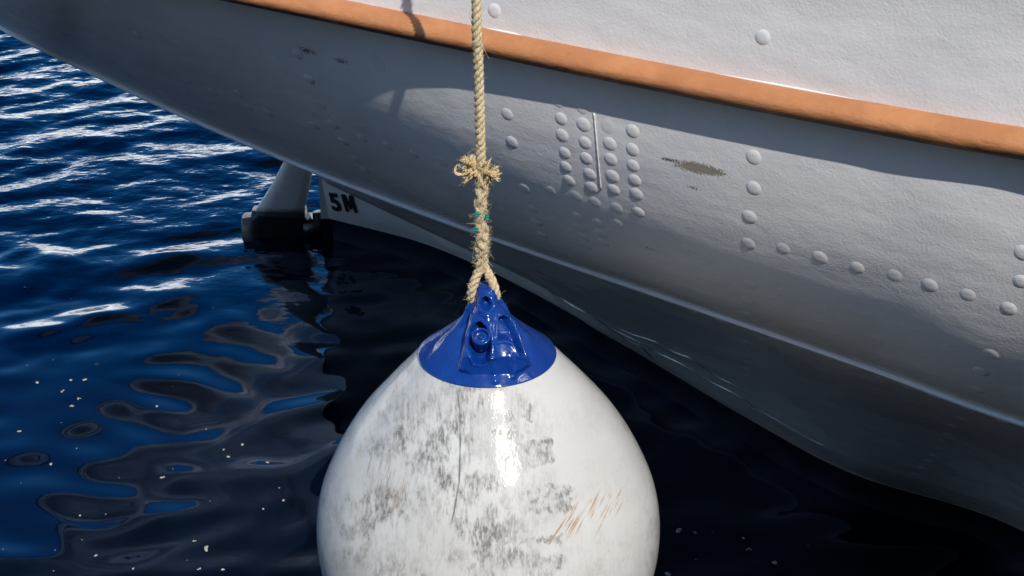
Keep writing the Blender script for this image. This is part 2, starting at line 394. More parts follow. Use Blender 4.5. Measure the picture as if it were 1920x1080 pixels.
dk = np.stack([Tc + [0, 0, .22] - nrm * .0, mirrored(Tc + [0, 0, .22])], 1)
dm = Mat('deck_planks'); dm.set(dm.mix(dm.noise(6, 4, stretch=(.3, 6, 1)), (.30, .22, .14), (.42, .32, .2)), .7)
adopt(mesh_obj('deck', dk.reshape(-1, 3), grid_faces(NU, 2), dm.m))
bvhB = BVHTree.FromPolygons([tuple(v) for v in bv.reshape(-1, 3)], [tuple(f) for f in bff])

# rudder
mb = MB()
def rz(px, py, y): return at_y(px, py, y)
prf = [(-.86, 1.45), (-1.0, 1.10), (-1.06, .72), (-1.12, .50), (-1.22, .30), (-1.325, .14)]   # trailing edge x,z
lead = [(-1.0, 1.3), (-1.0, 1.0), (-1.0, .72), (-1.01, .45), (-1.03, .30), (-1.075, .14)]
def rud(poly_t, poly_l, thick, name, mat):
    V = []; Fc = []
    sec = [(0, .25), (.02, .75), (.3, .95), (.75, 1.), (.985, .92), (1., .6)]
    for (xt, zt), (xl, zl) in zip(poly_t, poly_l):
        ring = [(xt + (xl - xt) * a, CLY - thick * b / 2, zt + (zl - zt) * a) for a, b in sec] + [(xt + (xl - xt) * a, CLY + thick * b / 2, zt + (zl - zt) * a) for a, b in reversed(sec)]
        V += ring
    n = 12; m = len(poly_t)
    for i in range(m - 1):
        for k in range(n): Fc.append((i * n + k, i * n + (k + 1) % n, (i + 1) * n + (k + 1) % n, (i + 1) * n + k))
    Fc += [tuple(range(n))[::-1], tuple((m - 1) * n + k for k in range(n))]
    return mesh_obj(name, V, Fc, mat)
rudder_t = catmull([(a, b, 0) for a, b in prf], 30)[:, :2]; rudder_l = catmull([(a, b, 0) for a, b in lead], 30)[:, :2]
rudder = adopt(rud(rudder_t, rudder_l, .10, 'rudder', paint))
rb2 = rud([(-1.345, .139), (-1.352, .105), (-1.40, .10), (-1.41, -.02), (-1.41, -1.5)], [(-1.07, .139), (-1.065, .10), (-1.03, .06), (-1.03, .0), (-1.03, -1.5)], .12, 'rudder_blade_foot', boot_m)
rb2.parent = rudder
mb = MB(); mb.box((-1.01, CLY, .05), (.13, .16, .07)); mb.box((-1.0, CLY, -.06), (.10, .13, .10))
mb.tube([(-1.0, CLY, -.3), (-1.0, CLY, .12)], .035, 12)
adopt(mb.build('pintle', boot_m, None, True))

# draught mark: raised letters 5M welded on the deadwood
cu = bpy.data.curves.new('draught_mark', 'FONT'); cu.body = '5'; cu.size = .138; cu.extrude = .004; cu.offset = .0035; cu.space_character = 1.12
tmp = bpy.data.objects.new('tmp', cu); scene.collection.objects.link(tmp)
dg = bpy.context.evaluated_depsgraph_get(); me = bpy.data.meshes.new_from_object(tmp.evaluated_get(dg))
bpy.data.objects.remove(tmp)
import bmesh
bmm = bmesh.new(); bmm.from_mesh(me)
def prism(pts):
    a = [bmm.verts.new((x, y, -.004)) for x, y in pts]; b = [bmm.verts.new((x, y, .0045)) for x, y in pts]; n = len(pts)
    bmm.faces.new(b)
    for i in range(n): bmm.faces.new((a[i], a[(i + 1) % n], b[(i + 1) % n], b[i]))
m0 = .092; mw = .072; mh = .098; st = .0165
prism([(m0, 0), (m0 + st, 0), (m0 + st, mh * .62), (m0 + mw / 2, .012), (m0 + mw - st, mh * .62), (m0 + mw - st, 0), (m0 + mw, 0), (m0 + mw, mh), (m0 + mw - st * 1.25, mh), (m0 + mw / 2, .045), (m0 + st * 1.25, mh), (m0, mh)])
bmm.to_mesh(me); bmm.free()
me.materials.append(Mat('black_letter_paint').set((.008, .008, .01), .45))
mk = bpy.data.objects.new('draught_mark', me); scene.collection.objects.link(mk)
mk.matrix_world = Matrix.Translation((0, 0, 0))
ha = bvhL.ray_cast(CAM, ray(624, 392).normalized())[0]; hb = bvhL.ray_cast(CAM, ray(676, 399).normalized())[0]; hc = bvhL.ray_cast(CAM, ray(640, 372).normalized())[0]
ex = (hb - ha).normalized(); ey = (hc - ha); ey = (ey - ex * ey.dot(ex)).normalized(); ez = ex.cross(ey)
mk.matrix_world = Matrix.Translation(ha + ez * .003) @ Matrix((ex, ey, ez)).transposed().to_4x4(); print('MARK', ha, hb, hc, (hb - ha).length)
adopt(mk); mk['label'] = 'raised black draught mark reading 5M'

# rivets
def dome(r=.0146, h=.0022):
    prof_ = [(r * 1.12, -.0015), (r * 1.08, .0004), (r * .98, .0012), (r * .9, .0026), (r * .72, .0045), (r * .45, .0058), (r * .18, .0062)]
    V = []; n = 20
    for a, b in prof_:
        for k in range(n): V.append((a * math.cos(2 * math.pi * k / n), a * math.sin(2 * math.pi * k / n), b * h / .0062))
    V.append((0, 0, h * 1.01)); m = len(prof_)
    Fc = [(i * n + k, i * n + (k + 1) % n, (i + 1) * n + (k + 1) % n, (i + 1) * n + k) for i in range(m - 1) for k in range(n)]
    Fc += [((m - 1) * n + k, (m - 1) * n + (k + 1) % n, m * n) for k in range(n)]
    return V, Fc
DV, DF = dome()
rp_ = Mat('rivet_paint'); rpaint = rp_.set((.74, .735, .735), .32, rp_.bump(rp_.noise(170, 3, .6), .0011, .5))
rv_main = [(927, 20), (1430, 70), (937, 153, .25), (1046, 152, .2), (1048, 189, .6), (1092, 201, .6), (951, 214, .8), (960, 267),
 (1052, 223), (1054, 254), (1059, 287), (1061, 313), (1067, 339), (1094, 234), (1097, 268), (1099, 297), (1106, 327), (1109, 352),
 (1143, 270), (1145, 299), (1148, 331), (1151, 356), (1140, 237, .3), (1186, 246), (1186, 281), (1187, 311), (1190, 338), (1193, 364), (1197, 398),
 (1156, 390, .5), (1115, 379, .5), (1080, 368, .4), (984, 354, .6), (1033, 358, .4), (1000, 392, .6), (1006, 417, .7), (1017, 441, .6), (1083, 406, .5),
 (1122, 418, .5), (1088, 426, .4), (1127, 437, .6), (1095, 444, .5), (1157, 420, .4), (1100, 460, .5), (1132, 455, .5),
 (1413, 295), (1413, 353), (1405, 407), (1403, 457, .6), (1468, 466, .5), (1537, 483, .8), (1607, 502, .7), (1677, 517, .45), (1743, 535, .8), (1814, 553, .6), (1891, 579),
 (1914, 528), (1918, 474), (1406, 534, .4), (1402, 564, .5), (1402, 589, .5), (1858, 664, .6), (1840, 697, .8), (1830, 731, .6),
 (558, 101, .8), (580, 149), (602, 196, .6), (625, 233), (643, 265), (666, 298, .6), (684, 320, .6), (705, 341, .4),
 (447, 176, .5), (462, 200, .5), (502, 211, .7), (588, 235, .6), (678, 259, .6), (727, 273, .6), (776, 288, .6), (829, 303, .4), (258, 66, .5), (18, 20, .5), (350, 150, .4), (400, 172, .5)]
rv_low = [(1404, 643), (1404, 655), (1404, 668), (1404, 681), (1405, 694), (1406, 707), (1353, 602), (1453, 637), (1501, 655), (1552, 673), (1603, 692), (1654, 710),
 (1702, 727), (1753, 745), (1814, 767), (1878, 790), (1802, 785), (1789, 800), (1781, 816), (1770, 829), (1761, 842), (1751, 854), (1741, 865), (1730, 877), (1718, 889), (1250, 564), (1300, 583), (1180, 540)]
dome_me = {}
proto = None
def place_rivet(p, tree, parent):
    global proto
    h = tree.ray_cast(CAM, ray(p[0], p[1]).normalized())
    if h[0] is None: return None
    n = h[1]
    if n.dot(CAM - h[0]) < 0: n = -n
    if proto is None:
        proto = mesh_obj('rivet', DV, DF, rpaint); o = proto
    else:
        o = proto.copy(); scene.collection.objects.link(o)
    q = n.to_track_quat('Z', 'Y'); s = 1 + random.uniform(-.06, .08); k = p[2] if len(p) > 2 else 1
    o.parent = parent; o.matrix_parent_inverse = Matrix.Identity(4)
    o.matrix_basis = Matrix.Translation(h[0]) @ q.to_matrix().to_4x4() @ Matrix.Diagonal((s, s, k, 1))
    return o
for o in (counter, lower, bulwark):
    o.matrix_parent_inverse = Matrix.Identity(4); o.location = (0, 0, 0)
    o.matrix_parent_inverse = SHIP_INV
for p in rv_main:
    if p[1] < 75 and p[0] > 800: place_rivet(p, bvhB, bulwark)
    else: place_rivet(p, bvh, counter)
for p in rv_low: place_rivet((p[0], p[1], .6), bvhL, lower)
# a pan-head rivet on the deadwood
place_rivet((628, 404, .5), bvhL, lower)
# plate butt weld among the rivets
mb = MB(); pts = []
for k in np.linspace(0, 1, 26):
    h = bvh.ray_cast(CAM, ray(1114 + 13 * k, 212 + 143 * k).normalized())
    if h[0]: pts.append(h[0] + (h[1] if h[1].y < 0 else -h[1]) * .0005)
if len(pts) > 4: mb.tube(pts, [.0016 + .0004 * math.sin(i * 2.3) for i in range(len(pts))], 8)
wseam = mb.build('weld_seam', paint); wseam.parent = counter

# ------------------------------------------------------------------ water
ax = np.arange(-7.5, 5.0, .028); ay = np.arange(1.0, 14.5, .028)
def stretch(a, lo=True):
    g = [.05 * 1.25 ** k for k in range(50)]; c = np.cumsum(g); c = c[c < 4000]
    return np.concatenate([(a[0] - c)[::-1], a, a[-1] + c])
ax = stretch(ax); ay = stretch(ay)
X, Y = np.meshgrid(ax, ay, indexing='ij')
def waves(X, Y, n, lmin, lmax, ang, spread, seed, slope):
    g = np.random.default_rng(seed); H = np.zeros_like(X)
    for k in range(n):
        lam = math.exp(g.uniform(math.log(lmin), math.log(lmax))); a = ang + g.normal() * spread
        ph = g.uniform(0, 2 * math.pi); kk = 2 * math.pi / lam
        H += slope / kk * math.sqrt(2 / n) * np.sin(kk * (X * math.cos(a) + Y * math.sin(a)) + ph)
    return H
def warp(X, Y, s): return X + .12 * np.sin(Y * 2.1 + s) + .07 * np.sin(Y * 4.7 + X * 2.2), Y + .10 * np.sin(X * 1.7 + s * 2) + .05 * np.sin(X * 4.3 - Y * 1.3)
WX, WY = warp(X, Y, 1.3)
d_ch = np.clip((Y - 4.6 - .2 * (X + 2)) / 1.5, 0, 1); d_ch = d_ch * d_ch * (3 - 2 * d_ch)
d_left = np.clip((-.9 - X) / 1.2, 0, 1)
chop = d_ch * (.35 + .65 * d_left)
fade = np.exp(-np.maximum(0, np.hypot(X, Y - 6) - 9) / 4)
H = chop * (waves(WX, WY, 24, .32, .85, R(124), .42, 3, .10) + waves(WX, WY, 34, .09, .30, R(124), .7, 5, .080))
H += (1 - .6 * chop) * (waves(WX, WY, 22, .20, .50, R(98), .5, 11, .08) + waves(WX, WY, 10, .5, 1.1, R(100), .8, 12, .022))
H *= fade
wm = Mat('sea_water')
rip = wm.noise(11, 2, .5, stretch=(.7, 1, 1)); fine = wm.noise(34, 3, .6, stretch=(.6, 1.1, 1))
geo = wm.tc.outputs['Object']; sxy = wm.n('ShaderNodeSeparateXYZ'); wm.link(geo, sxy.inputs[0])
cz = wm.ramp(sxy.outputs[1], 5.2, 7.6); cz = wm.math('MULTIPLY', cz, wm.ramp(sxy.outputs[0], .6, -1.2, 0, 1))
nb = wm.bump(wm.math('MULTIPLY', rip, cz), .010, 1.0); nb = wm.bump(wm.math('MULTIPLY', fine, cz), .0015, 1.0, nb)
wmat = wm.set((.0015, .004, .010), .015, nb, **{'IOR': 1.6, 'Specular Tint': (.09, .38, 1.0, 1)})
water = mesh_obj('water', np.stack([X, Y, H], -1).reshape(-1, 3), grid_faces(len(ax), len(ay)), wmat)
water['kind'] = 'structure'

# quay under the photographer
qm = Mat('quay_stone'); qc = qm.mix(qm.noise(4, 6), (.030, .029, .027), (.06, .057, .05)); qm.set(qc, .85, qm.bump(qm.noise(9, 6), .03, .6))
mb = MB()
for i in range(24):
    for k in range(5):
        mb.box((-24 + 2.0 * i + (.5 if k % 2 else 0), .1 + .004 * ((i * 7 + k * 3) % 5), 1.32 - .72 * k), (1.985, 1.0, .70))
mb.box((0, -15.4, -.25), (60, 29.9, 3.2))
quay = mb.build('quay', qm.m, None, False); quay['kind'] = 'structure'
pvm = Mat('paving'); pvm.set(pvm.mix(pvm.noise(3, 6), (.22, .20, .18), (.34, .32, .28)), .8)
mb = MB(); mb.box((0, -15.42, 1.53), (60, 31.6, .30)); qd = mb.build('quay_paving', pvm.m, None, False); qd['kind'] = 'structure'

# unseen block added behind the camera to keep low southern sky off the hull's underside
wh = thing('sky_blocker', 'unseen dark brick block added behind the quay edge to cut low sky light', 'light blocker', (0, -11, 1.5))
brk = Mat('brick'); bt = brk.n('ShaderNodeTexBrick'); brk.link(brk.tc.outputs['Object'], bt.inputs['Vector'])
bt.inputs['Scale'].default_value = 4; bt.inputs['Color1'].default_value = (.12, .05, .035, 1); bt.inputs['Color2'].default_value = (.16, .07, .045, 1); bt.inputs['Mortar'].default_value = (.15, .14, .12, 1)
brk.set(bt.outputs[0], .9)
mb = MB(); mb.box((0, -4, 6.0), (60, 8, 12)); mb.build('blocker_wall', brk.m, wh, False)
mb = MB(); mb.add([(-30.5, .4, 12.0), (30.5, .4, 12.0), (30.5, -8.4, 12.0), (-30.5, -8.4, 12.0), (-30.5, -4, 14.6), (30.5, -4, 14.6)], [(0, 1, 5, 4), (2, 3, 4, 5), (1, 2, 5), (3, 0, 4), (3, 2, 1, 0)])
mb.build('blocker_roof', Mat('slate').set((.06, .06, .07), .7), wh, False)
for i in range(24):
    mb = MB(); mb.box((-27.5 + 5 * (i % 12), .02, 3.4 + 4.4 * (i // 12)), (1.4, .08, 2.0)); mb.build('blocker_window', Mat('dark_glass').set((.02, .025, .03), .1) if i == 0 else bpy.data.materials['dark_glass'], wh, False)

# ------------------------------------------------------------------ fender
FC = at_t(916, 985, 3.12); FC = Vector((FC.x, 2.577, 1.165)); RY = FC.y
fender = thing('fender', 'big pear shaped scuffed white fender with blue cap hanging by a rope above dark water', 'fender', tuple(FC))
prof_k = [(.0, -.378), (.06, -.374), (.14, -.350), (.235, -.292), (.315, -.203), (.360, -.105), (.374, -.01), (.364, .085), (.331, .172), (.282, .258), (.219, .338), (.171, .393), (.139, .430), (.110, .455)]
pk_ = catmull([(a, b, 0) for a, b in prof_k], 640)[:, :2]; pk_[:, 0] = np.maximum(pk_[:, 0], .0005)
front = np.linspace(-math.pi, 0, 1150, endpoint=False); back = np.linspace(0, math.pi, 120, endpoint=False)
phi = np.concatenate([front, back])
Rr, Ph = np.meshgrid(pk_[:, 0], phi); Zz = np.meshgrid(pk_[:, 1], phi)[0]
BX = Rr * np.cos(Ph); BY = Rr * np.sin(Ph)
def vnoise(x, y, seed):
    g = np.random.default_rng(seed); tab = g.random((256, 256)); xi = np.floor(x).astype(int); yi = np.floor(y).astype(int)
    fx = x - xi; fy = y - yi; fx = fx * fx * (3 - 2 * fx); fy = fy * fy * (3 - 2 * fy)
    a = tab[xi % 256, yi % 256]; b = tab[(xi + 1) % 256, yi % 256]; c = tab[xi % 256, (yi + 1) % 256]; d = tab[(xi + 1) % 256, (yi + 1) % 256]
    return (a * (1 - fx) + b * fx) * (1 - fy) + (c * (1 - fx) + d * fx) * fy
def fbm(x, y, seed, o=5, g=.55):
    s = 0; a = 1; t = 0
    for k in range(o): s = s + a * vnoise(x * 2 ** k, y * 2 ** k, seed + k); t += a; a *= g
    return s / t
PX, PY = proj(np.stack([BX + FC.x, BY + FC.y, Zz + FC.z], -1))
Sarc = np.where(BY < 0, PX, -PX + 400)
def sstep(v, a, b): t = np.clip((v - a) / (b - a), 0, 1); return t * t * (3 - 2 * t)
def blob(cx, cy, rx, ry): return np.exp(-(((PX - cx) / rx) ** 2 + ((PY - cy) / ry) ** 2))
smear = fbm(PX / 5, PY / 20, 20, 6, .68); cloud = fbm(PX / 60, PY / 60, 30, 5); cloud2 = fbm(PX / 24, PY / 30, 40, 4)
region = np.clip(1.25 * (blob(850, 890, 110, 190) + .8 * blob(700, 960, 60, 110) + .9 * blob(860, 1060, 150, 70) + .5 * blob(920, 790, 60, 80) + .5 * blob(740, 800, 35, 90) + .45 * blob(1040, 1040, 90, 40)) + .12, 0, 1.3)
g = region * sstep(.5 * smear + .5 * cloud2, .36, .66) * (.25 + .75 * sstep(cloud, .32, .68))
def box(cx, cy, hx, hy, rot, soft=5, seed=50):
    c, s = math.cos(rot), math.sin(rot); ux = (PX - cx) * c + (PY - cy) * s; uy = -(PX - cx) * s + (PY - cy) * c
    e = 9 * (fbm(PX / 9, PY / 9, seed, 3) - .5) * 2
    return sstep(hx - np.abs(ux) + e, 0, soft) * sstep(hy - np.abs(uy) + e, 0, soft)
pat = .5 * fbm(PX / 5, PY / 22, 60, 5, .65) + .5 * fbm(PX / 9, PY / 9, 65, 4, .6)
for (cx, cy, hx, hy, ro) in [(986, 771, 16, 18, .3), (1005, 848, 36, 27, -.15), (1022, 938, 52, 27, -.10), (1008, 914, 32, 5, -.2), (1035, 1055, 20, 14, 0), (1000, 1012, 55, 10, 0)]:
    g = np.maximum(g, .95 * box(cx, cy, hx, hy, ro) * sstep(pat, .28, .58) * (.35 + .65 * sstep(fbm(PX / 20, PY / 20, 71, 3) + .004 * (PX - cx), .35, .6)))
g = np.maximum(g, .75 * blob(850, 1043, 26, 16) * sstep(pat, .3, .55)); g = np.maximum(g, .7 * blob(1045, 1052, 18, 14) * sstep(pat, .3, .55))
# dark long line, tyre-like streak columns
lx = np.interp(PY, [725, 770, 830, 900, 950, 990], [856, 862, 863, 861, 853, 845])
g = np.maximum(g, sstep(2.2 + 1.5 * (fbm(PX / 5, PY / 12, 80, 3) - .5) - np.abs(PX - lx), 0, 1.6) * sstep(PY, 720, 740) * sstep(-PY, -1000, -960) * .95)
for cx, wd in ((742, 5), (781, 5), (752, 3)):
    g = np.maximum(g, .55 * sstep(wd - np.abs(PX - cx - .02 * (PY - 700)), 0, 4) * sstep(PY, 690, 715) * sstep(-PY, -860, -780) * sstep(fbm(PX / 4, PY / 7, 90, 4), .38, .6))
# fine scratches
tanm = np.zeros_like(g); g2 = np.random.default_rng(5)
def scratch(arr, x0, y0, x1, y1, wd, amp):
    dx, dy = x1 - x0, y1 - y0; L2 = dx * dx + dy * dy; t = np.clip(((PX - x0) * dx + (PY - y0) * dy) / L2, 0, 1)
    d = np.hypot(PX - x0 - t * dx, PY - y0 - t * dy); np.maximum(arr, amp * sstep(wd * (1.1 - np.abs(2 * t - 1)) - d, -.3, .9), out=arr)
fr = BY < 0
for k in range(26):
    x = g2.uniform(700, 745); y = g2.uniform(790, 900); l = g2.uniform(30, 110); scratch(g, x, y, x - l * .22, y + l, 1.1, g2.uniform(.4, .85))
for k in range(14):
    x = g2.uniform(735, 765); y = g2.uniform(860, 940); l = g2.uniform(20, 70); scratch(tanm, x, y, x - l * .25, y + l, 1.1, g2.uniform(.4, .8))
for k in range(30):
    x = g2.uniform(1080, 1175); y = g2.uniform(905, 965); l = g2.uniform(12, 55); scratch(tanm, x, y, x - l * .5, y + l, 1.3, g2.uniform(.35, .95))
for k in range(6):
    x = g2.uniform(1060, 1100); y = g2.uniform(945, 970); l = g2.uniform(30, 60); scratch(tanm, x, y, x - l * .62, y + l, 1.5, .95)
wht = np.zeros_like(g)
for k in range(90):
    x = g2.uniform(780, 1000); y = g2.uniform(860, 1060); l = g2.uniform(15, 60); a = g2.normal(1.45, .25 if k % 3 else .9); scratch(wht, x, y, x + l * math.cos(a), y + l * math.sin(a), .9, g2.uniform(.4, .9))
light = sstep(fbm(PX / 4, PY / 26, 100, 4, .6), .5, .7) * .25
g = np.clip(g - .75 * wht - light * .4 * region, 0, 1)
crack = sstep(2.6 + 1.5 * (fbm(PX / 5, PY / 12, 80, 3) - .5) - np.abs(PX - lx), 0, 1.8) * sstep(PY, 728, 740) * sstep(-PY, -1000, -970) * (.55 + .45 * sstep(fbm(PX / 9, PY / 16, 83, 3), .35, .6)); g = np.maximum(g, crack)
spk = sstep(fbm(PX / 3.2, PY / 3.2, 110, 2), .82, .9) * .3
edge = sstep(np.abs(PX - 916), 270, 330) * sstep(fbm(PX / 5, PY / 20, 120, 4), .45, .7) * .35
gb = .4 * sstep(fbm(BX * 12 + 40, Zz * 10 + 40, 130, 5), .5, .75)
fine_g = .45 + .55 * sstep(fbm(PX / 2.2, PY / 6, 140, 3), .3, .62)
g = np.where(fr, np.clip((g - crack) .clip(0) * 1.0 * fine_g + crack + spk + edge, 0, 1), gb)
tanm = np.where(fr, tanm, 0)
fm = Mat('fender_vinyl')
ga = fm.attr('grime'); ta = fm.attr('rust')
vary = fm.mix(fm.ramp(fm.noise(6, 4), .3, .7), (.50, .495, .47), (.55, .548, .525))
col = fm.mix(ga, vary, (.17, .165, .15)); col = fm.mix(ta, col, (.36, .21, .10))
ro = fm.math('ADD', .075, fm.math('MULTIPLY', ga, .35))
n1 = fm.bump(fm.noise(12, 2, .45), .003, .25); n1 = fm.bump(fm.noise(90, 3, stretch=(1, 1, .25)), .0006, .22, n1); n1 = fm.bump(ga, -.0006, .3, n1)
fmat = fm.set(col, ro, n1, **{'Specular IOR Level': .2})
body = mesh_obj('body', np.stack([BX, BY, Zz], -1).reshape(-1, 3), grid_faces(len(phi), len(pk_), True), fmat, fender)
for nme, arr in (('grime', g), ('rust', tanm)):
    a_ = body.data.attributes.new(nme, 'FLOAT', 'POINT'); a_.data.foreach_set('value', arr.ravel().astype(np.float32))
# blue cap: cone with lug, pockets and ribs
hz = np.linspace(0, 1, 300)
ck = catmull([(.1425, .4285, 0), (.1405, .4325, 0), (.112, .455, 0), (.084, .479, 0), (.058, .503, 0), (.036, .530, 0), (.028, .556, 0), (.026, .574, 0), (.020, .584, 0), (.008, .588, 0), (.0005, .589, 0)], 300)[:, :2]
ph2 = np.concatenate([np.linspace(-math.pi, 0, 520, endpoint=False), np.linspace(0, math.pi, 160, endpoint=False)])
CR, CP = np.meshgrid(ck[:, 0], ph2); CZ = np.meshgrid(ck[:, 1], ph2)[0]
CXx = CR * np.cos(CP); CYy = CR * np.sin(CP)
PXc, PYc = proj(np.stack([CXx + FC.x, CYy + FC.y, CZ + FC.z], -1))
frc = (CYy < 0).astype(float)
def ln(x0, y0, x1, y1, wd):
    dx, dy = x1 - x0, y1 - y0; L2 = dx * dx + dy * dy; t = np.clip(((PXc - x0) * dx + (PYc - y0) * dy) / L2, 0, 1)
    return np.exp(-(np.hypot(PXc - x0 - t * dx, PYc - y0 - t * dy) / wd) ** 2)
def ell(cx, cy, rx, ry, soft=.25): return sstep(1 - (((PXc - cx) / rx) ** 2 + ((PYc - cy) / ry) ** 2), 0, soft)
def poly(pts):                                           # signed distance, positive inside
    D = np.full(PXc.shape, 1e9); ins = np.zeros(PXc.shape, bool)
    for (x0, y0), (x1, y1) in zip(pts, pts[1:] + pts[:1]):
        dx, dy = x1 - x0, y1 - y0; t = np.clip(((PXc - x0) * dx + (PYc - y0) * dy) / (dx * dx + dy * dy + 1e-9), 0, 1)
        D = np.minimum(D, np.hypot(PXc - x0 - t * dx, PYc - y0 - t * dy))
        ins ^= ((y0 > PYc) != (y1 > PYc)) & (PXc < (x1 - x0) * (PYc - y0) / (y1 - y0 + 1e-9) + x0)
    return np.where(ins, D, -D)
lugp = poly([(897, 530), (926, 530), (932, 572), (951, 606), (990, 684), (962, 712), (924, 730), (888, 716), (862, 690), (876, 645), (888, 600), (894, 570)])
prf_l = np.interp(PYc, [548, 575, 620, 660, 700, 728], [.010, .026, .040, .030, .005, 0])
d = sstep(lugp, -7, 12) * prf_l
PL = poly([(890, 636), (892, 615), (899, 599), (906, 594), (912, 602), (916, 620), (918, 642), (914, 672), (905, 678), (893, 674)])
PR_ = poly([(925, 588), (930, 586), (938, 594), (972, 664), (960, 660), (946, 634), (934, 626), (925, 628)])
PB = poly([(925, 632), (940, 634), (955, 665), (966, 690), (940, 684), (928, 664)])
SL_ = poly([(906, 556), (911, 552), (916, 556), (918, 568), (914, 574), (908, 573), (905, 566)])
for Pq, dep in ((PL, .028), (PR_, .026), (SL_, .020)):
    d = d - dep * sstep(Pq, -1, 4) * np.clip(prf_l / .02, .3, 1) + .0022 * np.exp(-((Pq + 2.5) / 2.2) ** 2)
d = d + .006 * ln(913, 582, 921, 660, 5) + .004 * ln(921, 660, 928, 712, 6) + .003 * ln(944, 655, 962, 706, 5)
d = d + .0035 * ln(868, 588, 826, 612, 5) + .005 * ln(944, 596, 986, 672, 4) + .006 * ln(893, 585, 868, 690, 4.5) + .005 * ln(932, 575, 946, 604, 4)
sidew = .03 * np.exp(-((CP + math.pi * .86) / .20) ** 2) * np.interp(CZ, [.44, .48, .54, .57], [0, .35, .5, 0]) + .03 * np.exp(-((CP + math.pi * .10) / .20) ** 2) * np.interp(CZ, [.44, .48, .54, .57], [0, .25, .4, 0])
for _ in range(3):
    d = .25 * np.roll(d, 1, 0) + .5 * d + .25 * np.roll(d, -1, 0); d[:, 1:-1] = .25 * d[:, :-2] + .5 * d[:, 1:-1] + .25 * d[:, 2:]
d = d * frc + sidew
backlug = .012 * np.exp(-((np.abs(CP) - 1.57) / .5) ** 2) * (CP > 0) * np.interp(CZ, [.45, .5, .57], [0, 1, .2]); d = d + backlug
CXx = CXx + d * np.cos(CP); CYy = CYy + d * np.sin(CP) 
CZ2 = CZ + .15 * d
bm_ = Mat('blue_vinyl')
bc = bm_.mix(bm_.ramp(bm_.noise(22, 5, .6), .45, .75), (.003, .032, .20), (.006, .05, .26))
bc = bm_.mix(bm_.ramp(bm_.noise(60, 6, .7, stretch=(1, 1, .3)), .6, .8, 0, .25), bc, (.16, .17, .22))
bmat = bm_.set(bc, bm_.ramp(bm_.noise(40, 4), .4, .7, .10, .22), bm_.bump(bm_.noise(45, 3), .0015, .5))
cap = mesh_obj('blue_cap', np.stack([CXx, CYy, CZ2], -1).reshape(-1, 3), grid_faces(len(ph2), 300, True), bmat, fender)
# filler plug in the left pocket
def fl(px, py, y): v = at_y(px, py, y) - FC; return v
pc = fl(902, 632, RY - .098)
axis = Vector((0, -.62, .78)).normalized(); qq = axis.to_track_quat('Z', 'Y').to_matrix()
V = []; Fc = []; pr = [(.0185, -.03), (.0185, .0), (.0182, .004), (.0165, .0055), (.0145, .004), (.0140, -.002), (.0135, -.0035), (.005, -.0035), (.004, -.001), (.0005, 0)]
for a, b in pr:
    for k in range(32): V.append(pc + qq @ Vector((a * math.cos(k * math.pi / 16), a * math.sin(k * math.pi / 16), b)))
Fc = [(i * 32 + k, i * 32 + (k + 1) % 32, (i + 1) * 32 + (k + 1) % 32, (i + 1) * 32 + k) for i in range(len(pr) - 1) for k in range(32)]
mesh_obj('filler_plug', V, Fc, bmat, fender)

# ------------------------------------------------------------------ rope
RYp = RY - .002
rope = thing('mooring_rope', 'tan three-strand rope with frayed spliced end hanging from the rail to the fender', 'rope', (FC.x, RYp, FC.z + .56))
RO = Vector(rope.location)
def rp(px, py, dy=0.): return at_y(px, py, RYp + dy) - RO
rm = Mat('hemp_fibre')
fib = rm.noise(420, 4, .7, stretch=(1, 1, .3)); blot = rm.noise(55, 5, .7)
rc = rm.mix(rm.ramp(fib, .3, .7), (.38, .29, .17), (.70, .58, .38)); rc = rm.mix(rm.ramp(blot, .56, .72, 0, .5), rc, (.27, .20, .11))
rmat = rm.set(rc, .85, rm.bump(fib, .0012, 1.0))
rm2 = Mat('frayed_fibre'); rmat2 = rm2.set(rm2.mix(rm2.noise(200, 3), (.50, .36, .17), (.74, .60, .36)), .8)
def frame(P):
    T_ = np.gradient(P, axis=0); T_ /= np.linalg.norm(T_, axis=1)[:, None]; A = []; a = np.array([1., 0, 0])
    for t in T_: a = a - t * a.dot(t); a /= np.linalg.norm(a); A.append(a.copy())
    A = np.array(A); return T_, A, np.cross(T_, A)
def laid(mb, keys, n, Rc, rs, pitch, seed=0, hairs=0, hl=.006, phase=0):
    P = catmull(keys, n); T_, A, B = frame(P); s = np.concatenate([[0], np.cumsum(np.linalg.norm(np.diff(P, axis=0), axis=1))])
    Rc = np.broadcast_to(Rc, (n,)); g = np.random.default_rng(seed)
    for k in range(3):
        th = 2 * math.pi * (s / pitch + k / 3) + phase
        Q = P + Rc[:, None] * (np.cos(th)[:, None] * A + np.sin(th)[:, None] * B)
        rr = rs * (1 + .10 * np.sin(s * 700 + k * 2) * g.random(n) + g.normal(0, .05, n)); mb.tube(Q, rr, 9)
    for h in range(hairs):
        i = g.integers(1, n - 1); th = g.uniform(0, 2 * math.pi); dirv = math.cos(th) * A[i] + math.sin(th) * B[i]
        p0 = P[i] + dirv * (Rc[i] + rs * .8); d2 = dirv * g.uniform(.3, 1) + T_[i] * g.normal(0, .8) + g.normal(0, .3, 3); l = g.exponential(hl * .5) + .001
        mb.tube([p0, p0 + d2 * l * .5, p0 + d2 * l + g.normal(0, .2, 3) * l], [.00042, .00034, .0002], 3, False)
top = at_y(893, 0, RYp)
rail_z = 2.17 + 1.122 + .06
mb = MB()
nx = float(top.x)
